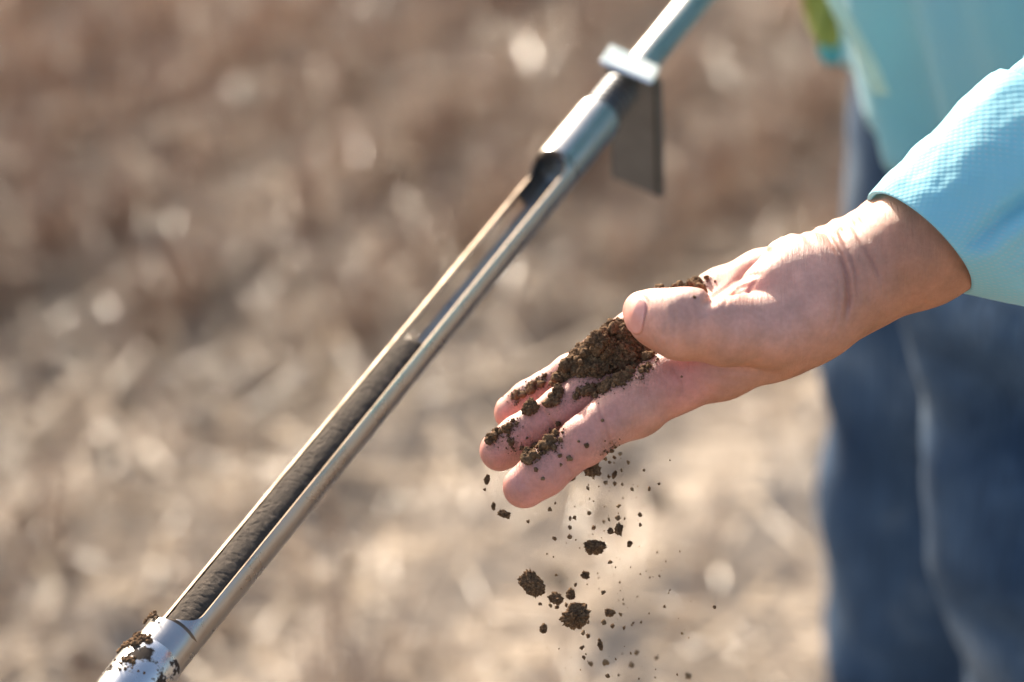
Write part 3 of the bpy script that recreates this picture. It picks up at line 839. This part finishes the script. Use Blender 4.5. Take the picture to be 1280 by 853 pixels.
# slotted tube: ring sector between the slot ends
PHN, PHF = math.radians(70), math.radians(223)
def tube_mesh():
    zs = np.concatenate((np.linspace(z_sb-.012, z_sb, 5)[:-1], np.linspace(z_sb, z_sb+.012, 9)[:-1], np.linspace(z_sb+.012, z_st-.010, 30)[:-1], np.linspace(z_st-.010, z_st, 9)))
    outer = []
    K = 72
    for z in zs:
        e = 1.0
        if z < z_sb+.012: e = math.sqrt(max(0, 1-((z_sb+.012-z)/.012)**2)) if z >= z_sb else 0
        if z > z_st-.010: e = math.sqrt(max(0, 1-((z-z_st+.010)/.010)**2))
        mid = (PHN+PHF)/2; hw = (PHF-PHN)/2*e
        a0, a1 = mid+hw, mid-hw+2*math.pi
        row = [(OR*math.cos(a), OR*math.sin(a), z) for a in np.linspace(a0, a1, K)] + [(IR*math.cos(a), IR*math.sin(a), z) for a in np.linspace(a1, a0, K)]
        outer.append(row)
    me = loft('tube', outer)
    # second opening on the far side of the empty stretch: drop its faces, wall up the cut
    n2 = 2*K; j0, j1 = 5, 16
    rows = [r for r in range(len(zs)-1) if zs[r] > z_core+.004 and zs[r+1] < z_st-.012]
    r0, r1 = rows[0], rows[-1]+1
    bm = bmesh.new(); bm.from_mesh(me); bm.verts.ensure_lookup_table(); bm.faces.ensure_lookup_table()
    kill = []
    for r in rows:
        for j in range(j0, j1): kill += [bm.faces[r*n2+j], bm.faces[r*n2+(n2-2-j)]]
    bmesh.ops.delete(bm, geom=kill, context='FACES_ONLY')
    vt = lambda r, j: bm.verts[r*n2+j]
    for r in rows:
        for j in (j0, j1): bm.faces.new((vt(r, j), vt(r+1, j), vt(r+1, n2-1-j), vt(r, n2-1-j)))
    for j in range(j0, j1):
        for r in (r0, r1): bm.faces.new((vt(r, j), vt(r, j+1), vt(r, n2-2-j), vt(r, n2-1-j)))
    bmesh.ops.recalc_face_normals(bm, faces=bm.faces)
    # material: outside polished, inside and edges filmed with soil
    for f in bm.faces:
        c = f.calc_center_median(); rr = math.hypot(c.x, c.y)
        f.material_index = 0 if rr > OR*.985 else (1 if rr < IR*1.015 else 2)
    bm.to_mesh(me); bm.free()
    return me
tm = tube_mesh(); tm.materials.append(M['steel']); tm.materials.append(M['inner']); tm.materials.append(M['edge'])
tube = child('slotted_tube', tm, M['steel'], probe, PM); tm.set_sharp_from_angle(angle=.6)
prof('upper_tube', [(z_st+.004, .0003), (z_st+.003, IR), (z_st+.0002, IR), (z_st+.0001, OR), (z_col-.002, OR), (z_col, OR-.0015), (z_col, .003)], M['steel'])
# tip: swollen, soiled, tapering to a cutting edge below the frame
prof('cutting_tip', [(z_sb-.012, .004), (z_sb-.0119, OR+.0004), (z_sb-.016, OR+.0012), (z_sb-.030, OR+.0012), (z_sb-.055, OR-.001), (z_sb-.072, OR-.0035), (z_sb-.072, OR-.0045), (z_sb-.05, OR-.005)], M['tip'])
pts = [(z_col-.001, .0085)]
L = z_thr - z_col
for k in range(6):
    z = z_col + L*k/6; pts += [(z+L*.02, .0097), (z+L*.09, .0097), (z+L*.11, .0078), (z+L*.155, .0078)]
prof('threaded_collar', pts + [(z_thr, .0065)], M['collar'])
prof('neck', [(z_thr-.002, .0055), (z_pl+.002, .0055)], M['collar'], 32)
prof('rod', [(z_pl-.001, .003), (z_pl, .0072), (z_pl+.0001, .0072), (z_pl+.42, .0072), (z_pl+.421, .001)], M['steel'], 32)
# foot step: flat flange and the plate bent down from it
def slab(name, corners, tvec, material, parent):           # quad of world points, pushed along tvec
    A = [Vector(c) for c in corners]; B = [c+Vector(tvec) for c in A]
    bm = bmesh.new(); vs = [bm.verts.new(c) for c in A+B]
    for f in ((0, 1, 2, 3), (7, 6, 5, 4), (0, 4, 5, 1), (1, 5, 6, 2), (2, 6, 7, 3), (3, 7, 4, 0)): bm.faces.new([vs[i] for i in f])
    bmesh.ops.recalc_face_normals(bm, faces=bm.faces); bmesh.ops.bevel(bm, geom=bm.edges[:], offset=.0007, segments=2, affect='EDGES')
    me = bpy.data.meshes.new(name); bm.to_mesh(me); bm.free()
    return child(name, me, material, parent, None, False)
dp = 1.365
slab('foot_flange', [at(749, 74, dp), at(815, 101, dp), at(825, 83, dp+.018), at(763, 54, dp+.018)], -UPV*.0022, M['flange'], probe)
slab('foot_plate', [at(756, 84, dp+.016), at(819, 98, dp+.014), at(824, 247, dp+.066), at(764, 222, dp+.066)], FWD*.0030 + Vector((.0036, 0, 0)), M['plate'], probe)
slab('plate_shaded_edge', [at(817, 100, dp+.012), at(825, 101, dp+.040), at(828, 246, dp+.090), at(820, 247, dp+.064)], Vector((.0012, 0, 0)), M['shaded_edge'], probe)  # added strip: shade on the plate's right edge, put into a near-black colour
# soil core lying in the tube
def core_mesh():
    n, K = 420, 64; rings = []
    zz = np.linspace(z_sb-.002, z_core, n)
    an = np.linspace(0, 2*math.pi, K, endpoint=False)
    for k, z in enumerate(zz):
        zq = z/.0050 + .9*math.sin(z*170) + .5*math.sin(z*411+1); seg = math.floor(zq); ph = zq % 1
        r = IR - .0003 - .00022*(_h(np.array([seg]), np.array([3]), np.array([5]), 2)[0])
        P = np.stack((np.cos(an)*6, np.sin(an)*6, np.full(K, z*900)), 1)
        rr = r*(1 + .014*fbm(P*np.array((.6, .6, .5)), 2, 4)) 
        cw = np.maximum(np.cos(an-math.radians(150)), 0)
        crk = ((z + .0007*np.sin(an*3+seg) + .0005*vnoise(P*.4, 31))/.0050 + .9*math.sin(z*170) + .5*math.sin(z*411+1)) % 1
        rr = rr*(1 - .42*cw) - .00050*np.exp(-(np.minimum(crk, 1-crk)/.05)**2)*cw + .00016*fbm(P*np.array((.35, .35, .12)), 2, 12)
        if k > n-10: rr = rr*(1-.05*(k-n+10)) + .0006*vnoise(P*2, 9)
        if k == n-1: rr = rr*.1
        rings.append(np.stack((np.cos(an)*rr, np.sin(an)*rr, np.full(K, z) + .0008*vnoise(P[:, :3]*1.2, 7)*(k > n-12)), 1))
    return loft('soil_core', rings)
core = link('soil_core', core_mesh(), M['core']); core.matrix_world = PM
tag(core, 'dark banded core of moist soil lying in the probe tube', 'soil core')
# soil stuck to the tip and rim of the probe
Pn, Rn = [], []
for px, py, n, sp, r in ((175, 795, 60, 6, .0010), (165, 803, 40, 5, .0012), (206, 748, 16, 4, .0009), (214, 738, 10, 3, .0008), (145, 845, 30, 7, .0009)):
    z = on_axis(px, py); c = at(px, py, 1.10)
    for _ in range(n):
        q = (PM.inverted() @ at(px+rng.normal(0, sp), py+rng.normal(0, sp), 1.095)); a = math.atan2(math.sqrt(max(0, .0126**2-min(q.x, .0125)**2)) if abs(q.x) < .0126 else 0, q.x)
        R_ = OR+.0012
        Pn.append(tuple(PM @ Vector((R_*math.cos(a), R_*math.sin(a), q.z)))); Rn.append(r*rng.uniform(.5, 1.3))
sm = crumb_cloud('clinging_soil', Pn, Rn, SMALL, M['soil'], None, None, 'stuff'); 
sm.parent = probe; sm.matrix_parent_inverse = PARW['soil_probe'].inverted()

# ================================================================== soil on the hand
def hit(px, py):                           # where the pixel's ray meets the hand (hand space)
    o = HI @ Vector((0, 0, CAM_H)); d = ((HI @ at(px, py, 1.0)) - o).normalized()
    return hand_bvh.ray_cast(o, d)
UPH = (HI.to_3x3() @ Vector((0, 0, 1))).normalized()
# heap: lumpy core resting on fingers and palm, then crumbs over its whole surface
HE = [(J(795, 432, 10), 9.5), (J(765, 446, 8), 10.5), (J(735, 462, 10), 8.5), (J(712, 474, 13), 6.0)]
HE2 = [(J(842, 400, 22), 9), (J(800, 428, 18), 9), (J(762, 446, 22), 8), (J(722, 460, 26), 5)]
HE3 = [(J(862, 370, 24), 5.5), (J(845, 378, 22), 7)]
def heap_sdf(P):
    P = np.asarray(P, np.float32)
    d = smin(chain(P, HE, 4), chain(P, HE2, 4), 4); d = smin(d, chain(P, HE3, 3), 3)
    d = d + 4.6*(cell(P*.17, 3)-.48) + 2.4*(cell(P*.40, 7)-.45) + .8*fbm(P*.5, 2, 8)
    return d
hv, hf = surface_nets(heap_sdf, J(690, 510, 0)-np.array((5, 5, 50)), J(885, 350, 0)+np.array((5, 5, 30)), .55)
heap = empty('soil_heap', HM @ Vector(J(770, 455, 10))); PARW['soil_heap'] = Matrix.Translation(heap.location)
tag(heap, 'dark crumbly heap of moist soil lying in the open palm', 'soil heap')
child('heap_core', np_mesh('heap_core', hv, hf), M['soil'], heap, HM)
cc = crumb_cloud('heap_crumbs', [], [], SMALL, M['soil']) if False else None
tri = hv[hf[:, :3]]; ar = np.linalg.norm(np.cross(tri[:, 1]-tri[:, 0], tri[:, 2]-tri[:, 0]), axis=1); ar /= ar.sum()
NC = 9000
pick = rng.choice(len(hf), NC, p=ar); uvw = rng.dirichlet((1, 1, 1), NC)
cp = np.einsum('ij,ijk->ik', uvw, tri[pick])
cr = np.minimum(.22 + rng.gamma(.9, .30, NC), 3.0)
def soil_mesh(name, P, R, parts, parent, m='soil'):
    o = crumb_cloud(name, P, R, parts, M[m], None, None, 'stuff')
    o.parent = parent; o.matrix_parent_inverse = Matrix.Identity(4); o.matrix_basis = PARW[parent.name].inverted() @ HM
    return o
cr[:170] = rng.uniform(1.5, 3.6, 170)
big = cr > 1.0
sel_sunlit_tone = ~big & (rng.random(NC) < .33)
soil_mesh('heap_crumbs', cp[~big & ~sel_sunlit_tone], cr[~big & ~sel_sunlit_tone], SMALL, heap)
soil_mesh('sunlit_tone_crumbs', cp[sel_sunlit_tone], cr[sel_sunlit_tone], SMALL, heap, 'dry')  # golden sunlight on the heap, put into the colour of these paler crumbs
soil_mesh('heap_lumps', cp[big], cr[big], MED, heap)
# scattered soil along the fingers: pixel strokes followed on the skin
STROKES = [  # points, spread px, count, crumb mm, label
    ([(640, 497), (655, 489), (670, 480), (688, 470)], 4, 60, .95, 'soil_streak', 'crumbs of soil along the top of the ring finger'),
    ([(611, 550), (622, 541), (636, 536), (648, 530)], 4, 46, 1.15, 'soil_streak', 'row of soil crumbs on the middle fingertip beside the ring finger'),
    ([(634, 540), (639, 552), (643, 562)], 2.5, 16, .8, 'soil_streak', 'thin trail of crumbs running down across the middle finger'),
    ([(652, 572), (668, 566), (682, 556), (697, 545)], 6, 70, 1.35, 'soil_streak', 'patch of soil crumbs stuck on the index fingertip'),
    ([(742, 494), (760, 484), (778, 476), (790, 462), (806, 446), (820, 434)], 5, 150, 1.15, 'soil_streak', 'soil crumbs edging the base of the index finger'),
    ([(800, 470), (808, 462), (816, 452)], 3, 22, .8, 'soil_streak', 'small soil smear on the skin just under the thumb'),
    ([(684, 508), (692, 500), (700, 496)], 4, 26, 1.2, 'soil_streak', 'crumbs beside the round clod on the middle finger'),
    ([(718, 494), (728, 490), (738, 486)], 4, 26, 1.2, 'soil_streak', 'crumbs at the lower edge of the heap on the middle finger'),
    ([(848, 364), (858, 360), (868, 354), (876, 356)], 5, 110, .9, 'soil_streak', 'soil crumbs on the palm just behind the thumb'),
    ([(760, 566), (768, 562), (776, 558)], 3, 26, .7, 'soil_streak', 'fine soil clinging under the index finger joint'),
]
STAIN = []
for pts, sp, cnt, r0, nm, lab in STROKES:
    P, R = [], []
    A = np.array(pts, float)
    for _ in range(cnt):
        s = rng.uniform(0, len(A)-1); k = min(int(s), len(A)-2); q = A[k]*(1-(s-k)) + A[k+1]*(s-k) + rng.normal(0, sp, 2)*.7
        loc, nrm, ix, ds = hit(*q)
        if loc is None or ('behind the thumb' in lab and loc.z > 2) or (q[0] > 795 and loc.z > 17): continue
        r = r0*float(np.clip(rng.gamma(3, .3), .3, 2.2))
        P.append(np.array(loc + nrm*(r*.45))); R.append(r); STAIN.append(tuple(loc))
        for _q in range(3):                # dust round each crumb
            l2 = hit(*(q + rng.normal(0, 4.0, 2)))
            if l2[0] is not None and abs(l2[0].z-loc.z) < 8: r2 = float(rng.uniform(.18, .42)); P.append(np.array(l2[0] + l2[1]*(r2*.4))); R.append(r2)
    if len(P):
        o = crumb_cloud(nm, P, R, SMALL if r0 < 1.1 else SMALL+MED, M['soil'], None, None, None)
        o.matrix_world = HM; tag(o, lab, 'soil', kind='stuff')
# skin round the crumbs is stained with soil
from mathutils.kdtree import KDTree
kd = KDTree(len(STAIN)+len(cp))
for k, p in enumerate(STAIN): kd.insert(p, k)
for k, p in enumerate(cp): kd.insert(p, len(STAIN)+k)
kd.balance()
dirt = np.zeros(len(HV), np.float32)
sel = np.where((pxv < 900) & (pyv > 330))[0]
dirt[sel] = [kd.find(HV[q])[2] for q in sel]
dirt[sel] = .85*np.exp(-(dirt[sel]/3.4)**1.2) + .10*np.exp(-dirt[sel]/12)
set_attr(hand.data, 'dirt', dirt)
# single specks of soil on the skin
SPECK = [(753, 526, 1.0), (700, 570, 1.0), (711, 573, 1.7), (733, 557, 1.3), (679, 598, 1.1), (671, 587, 1.2), (659, 548, .8), (701, 581, .8), (723, 552, .7), (607, 584, .7), (612, 588, .6), (875, 343, .8), (883, 365, .9), (868, 372, .8), (894, 352, .6), (878, 352, .5), (888, 340, .5), (806, 436, 1.0), (822, 449, .8), (852, 471, .6)]
for px, py, r in SPECK:
    loc, nrm, ix, ds = hit(px, py)
    if loc is None: continue
    put_clod('soil_crumb', 's', int(rng.integers(8)), HM @ (loc + nrm*(r*.25)), (r*.001,)*3, 'tiny single soil crumb stuck on the %s' % ('palm behind the thumb' if px > 860 else 'skin just below the thumb' if px > 800 else 'underside of the middle fingertip' if px < 620 else 'pad of the index finger' if py > 580 else 'side of the index finger'), 'single crumbs on the skin', 'soil crumb')
# clods one can pick out on the hand
ONHAND = [(663, 511, 14, 0, 'b', 'round dark soil clod resting on the middle finger'),
          (750, 430, 20, 1, 'b', 'largest smooth-faced soil clod on top of the heap in the palm'),
          (778, 421, 11, 2, 'b', 'soil clod on top of the heap nearest the thumb tip'),
          (611, 549, 8, 3, 'b', 'small soil clod at the very tip of the middle finger'),
          (660, 568, 10, 4, 'b', 'soil clod on the pad of the index fingertip'),
          (698, 489, 10, 5, 'b', 'soil clod at the finger end of the heap'),
          (732, 462, 11, 0, 'b', 'dark soil clod low in the middle of the heap'),
          (758, 462, 11, 3, 'b', 'dark soil clod in the heap above the index finger'),
          (775, 478, 8, 2, 'b', 'pale topped clod on the index finger beside the heap'),
          (698, 531, 5, 1, 'b', 'tiny clod above the soil patch on the index finger')]
heap_bvh = BVHTree.FromPolygons([Vector(v) for v in hv.tolist()], hf.tolist())
for px, py, rp, k, kd, lab in ONHAND:
    o_ = HI @ Vector((0, 0, CAM_H)); d_ = ((HI @ at(px, py, 1.0)) - o_).normalized()
    c1 = hand_bvh.ray_cast(o_, d_); c2 = heap_bvh.ray_cast(o_, d_)
    best = min([c for c in (c1, c2) if c[0] is not None], key=lambda c: c[3], default=None)
    if best is None: continue
    r = rp*S
    put_clod('soil_clod', kd, k, HM @ (best[0] - d_*r*.30 + UPH*r*.15), (r*.001, r*.00092, r*.00095), lab)

# ================================================================== falling soil
FALL = [(741, 586, 10, 11, 0, 'ragged dark clod just dropped beneath the index finger'),
        (743, 684, 16, 9, 1, 'flat oval clod falling in the middle of the soil spray'),
        (721, 771, 19, 15, 3, 'largest blocky clod near the bottom of the falling soil'),
        (694, 748, 9, 8, 4, 'mid-size clod falling between the wedge clod and the blocky one'),
        (713, 743, 6, 7, 5, 'small clod falling just above the blocky clod'),
        (631, 643, 8, 5, 0, 'flat clod falling just below the index fingertip'),
        (617, 633, 3, 5, 2, 'narrow crumb falling left of the index fingertip'),
        (609, 600, 4, 6, 3, 'crumb falling from the tip of the middle finger'),
        (710, 598, 8, 4, 4, 'thin clod falling close under the index finger'),
        (679, 786, 5, 6, 5, 'small clod at the lower left of the falling soil'),
        (762, 766, 8, 5, 1, 'small clod to the right of the blocky clod'),
        (732, 719, 6, 5, 2, 'small clod falling between the oval and the blocky clods'),
        (774, 662, 5, 8, 0, 'upright clod falling above and right of the oval clod'),
        (763, 664, 4, 4, 5, 'crumb just left of the upright falling clod'),
        (787, 680, 4, 4, 1, 'crumb to the right of the oval falling clod'),
        (750, 806, 3, 8, 4, 'long thin crumb low in the falling soil'),
        (768, 594, 3, 5, 3, 'narrow crumb falling right of the ragged dark clod')]
for px, py, a, b, k, lab in FALL:
    d = DF + rng.normal(0, .006); s = PX*d
    R3 = Matrix((( 1, 0, 0), (0, UPV.y, -FWD.y), (0, UPV.z, -FWD.z))).to_euler()
    o = put_clod('falling_clod', 'b', k, at(px, py, d), (a*s*1.25, b*s*1.25, (a+b)*.6*s), lab, 'soil falling from the hand', rot=(R3.x, R3.y + rng.uniform(-.3, .3), R3.z + 0.0))
# wedge-shaped clod
V, F = clod_verts(5, 77, .25, .15)
V = V.copy(); tt = (V[:, 1]+1)/2
V[:, 0] = V[:, 0]*(.35+.75*np.clip(1-np.abs(tt-.45)*1.1, .1, 1)) - .32*(tt-.4) ; V[:, 1] = V[:, 1] - .25*V[:, 0]
me = np_mesh('wedge_clod', V, F); me.materials.append(M['soil']); me.shade_smooth()
o = bpy.data.objects.new('falling_clod', me); C.objects.link(o); o.location = at(666, 730, DF); s = PX*DF
o.scale = (20*s, 20*s, 14*s); o.rotation_euler = R3
tag(o, 'wedge-shaped clod with pale pointed top falling at the left of the spray', 'soil clod', 'soil falling from the hand')
# crumbs of the spray
REF = ['ragged clod under the index finger', 'flat oval clod', 'blocky clod', 'mid-size clod by the wedge', 'small clod above the blocky one', 'flat clod below the index fingertip', 'narrow crumb left of the fingertip',
       'crumb under the middle fingertip', 'thin clod close under the finger', 'small lower-left clod', 'small clod right of the blocky one', 'small clod under the oval one', 'upright clod', 'crumb left of the upright clod', 'crumb right of the oval clod', 'long thin low crumb', 'narrow crumb right of the ragged clod']
REFP = [(f[0], f[1], n_) for f, n_ in zip(FALL, REF)] + [(666, 730, 'wedge-shaped clod')]
def place_label(what, px, py):
    r = min(REFP, key=lambda q: (q[0]-px)**2 + (q[1]-py)**2); dx, dy = px-r[0], py-r[1]
    far = math.hypot(dx, dy) > 45
    side = ('right' if dx > 0 else 'left') + ' of' if abs(dx) > abs(dy) else ('below' if dy > 0 else 'above')
    return '%s falling %s %s the %s' % (what, 'well' if far else 'just', side, r[2])
GRP = 'crumbs in the falling spray of soil'
placed = 0
SP = [(757, 604, 3), (688, 637, 3.2), (694, 629, 2), (754, 741, 3.5), (773, 633, 3.2), (773, 648, 4), (736, 642, 3), (713, 648, 3), (718, 647, 3), (712, 660, 3), (742, 660, 3), (693, 674, 3.2), (712, 671, 3.4), (763, 703, 3), (719, 731, 3.4), (688, 757, 2.6), (696, 759, 3), (708, 756, 3.4), (675, 755, 3), (754, 778, 4), (766, 783, 3), (729, 791, 4), (735, 795, 3), (727, 810, 3), (730, 822, 3.2), (796, 815, 4), (758, 828, 5), (738, 830, 3.4), (789, 832, 4), (820, 823, 3.4), (760, 845, 3), (893, 759, 2.6), (853, 792, 2), (860, 846, 5), (606, 612, 2.6), (660, 652, 2.4), (790, 612, 2.6), (800, 644, 3), (800, 656, 3), (768, 605, 3), (778, 606, 2.6), (735, 610, 3), (805, 588, 2.2), (824, 605, 2.2), (785, 578, 2.4), (757, 574, 3), (768, 572, 2.5), (775, 567, 3), (762, 578, 2), (777, 588, 2)]
for px, py, r in SP:
    SPd = rng.normal(0, .01) if r < 3.3 or py < 800 else rng.uniform(-.08, -.03)
    d = DF + SPd; s = PX*d
    put_clod('falling_crumb', 's', int(rng.integers(8)), at(px, py, d), (r*s*1.1, r*s*rng.uniform(.8, 1.2), r*s*1.25), place_label('small brown soil crumb', px, py), GRP, 'soil crumb', rot=(rng.normal(0, .5), rng.normal(0, .5), rng.uniform(0, 6)))
while placed < 150:
    t = rng.beta(1.5, 1.4); py = 565 + t*288; px = 752 + rng.normal(0, 22+36*t) + rng.exponential(14)
    if px < 680 or px > 930: continue
    r = float(np.clip(rng.gamma(2.2, .38), .45, 2.4)); d = DF + rng.normal(0, .028); s = PX*d
    put_clod('falling_crumb', 's', int(rng.integers(8)), at(px, py, d), (r*s, r*s, r*s*1.5), place_label('tiny soil grain', px, py), 'grains in the falling spray of soil', 'soil crumb', rot=(rng.normal(0, .3), rng.normal(0, .3), rng.uniform(0, 6)))
    placed += 1
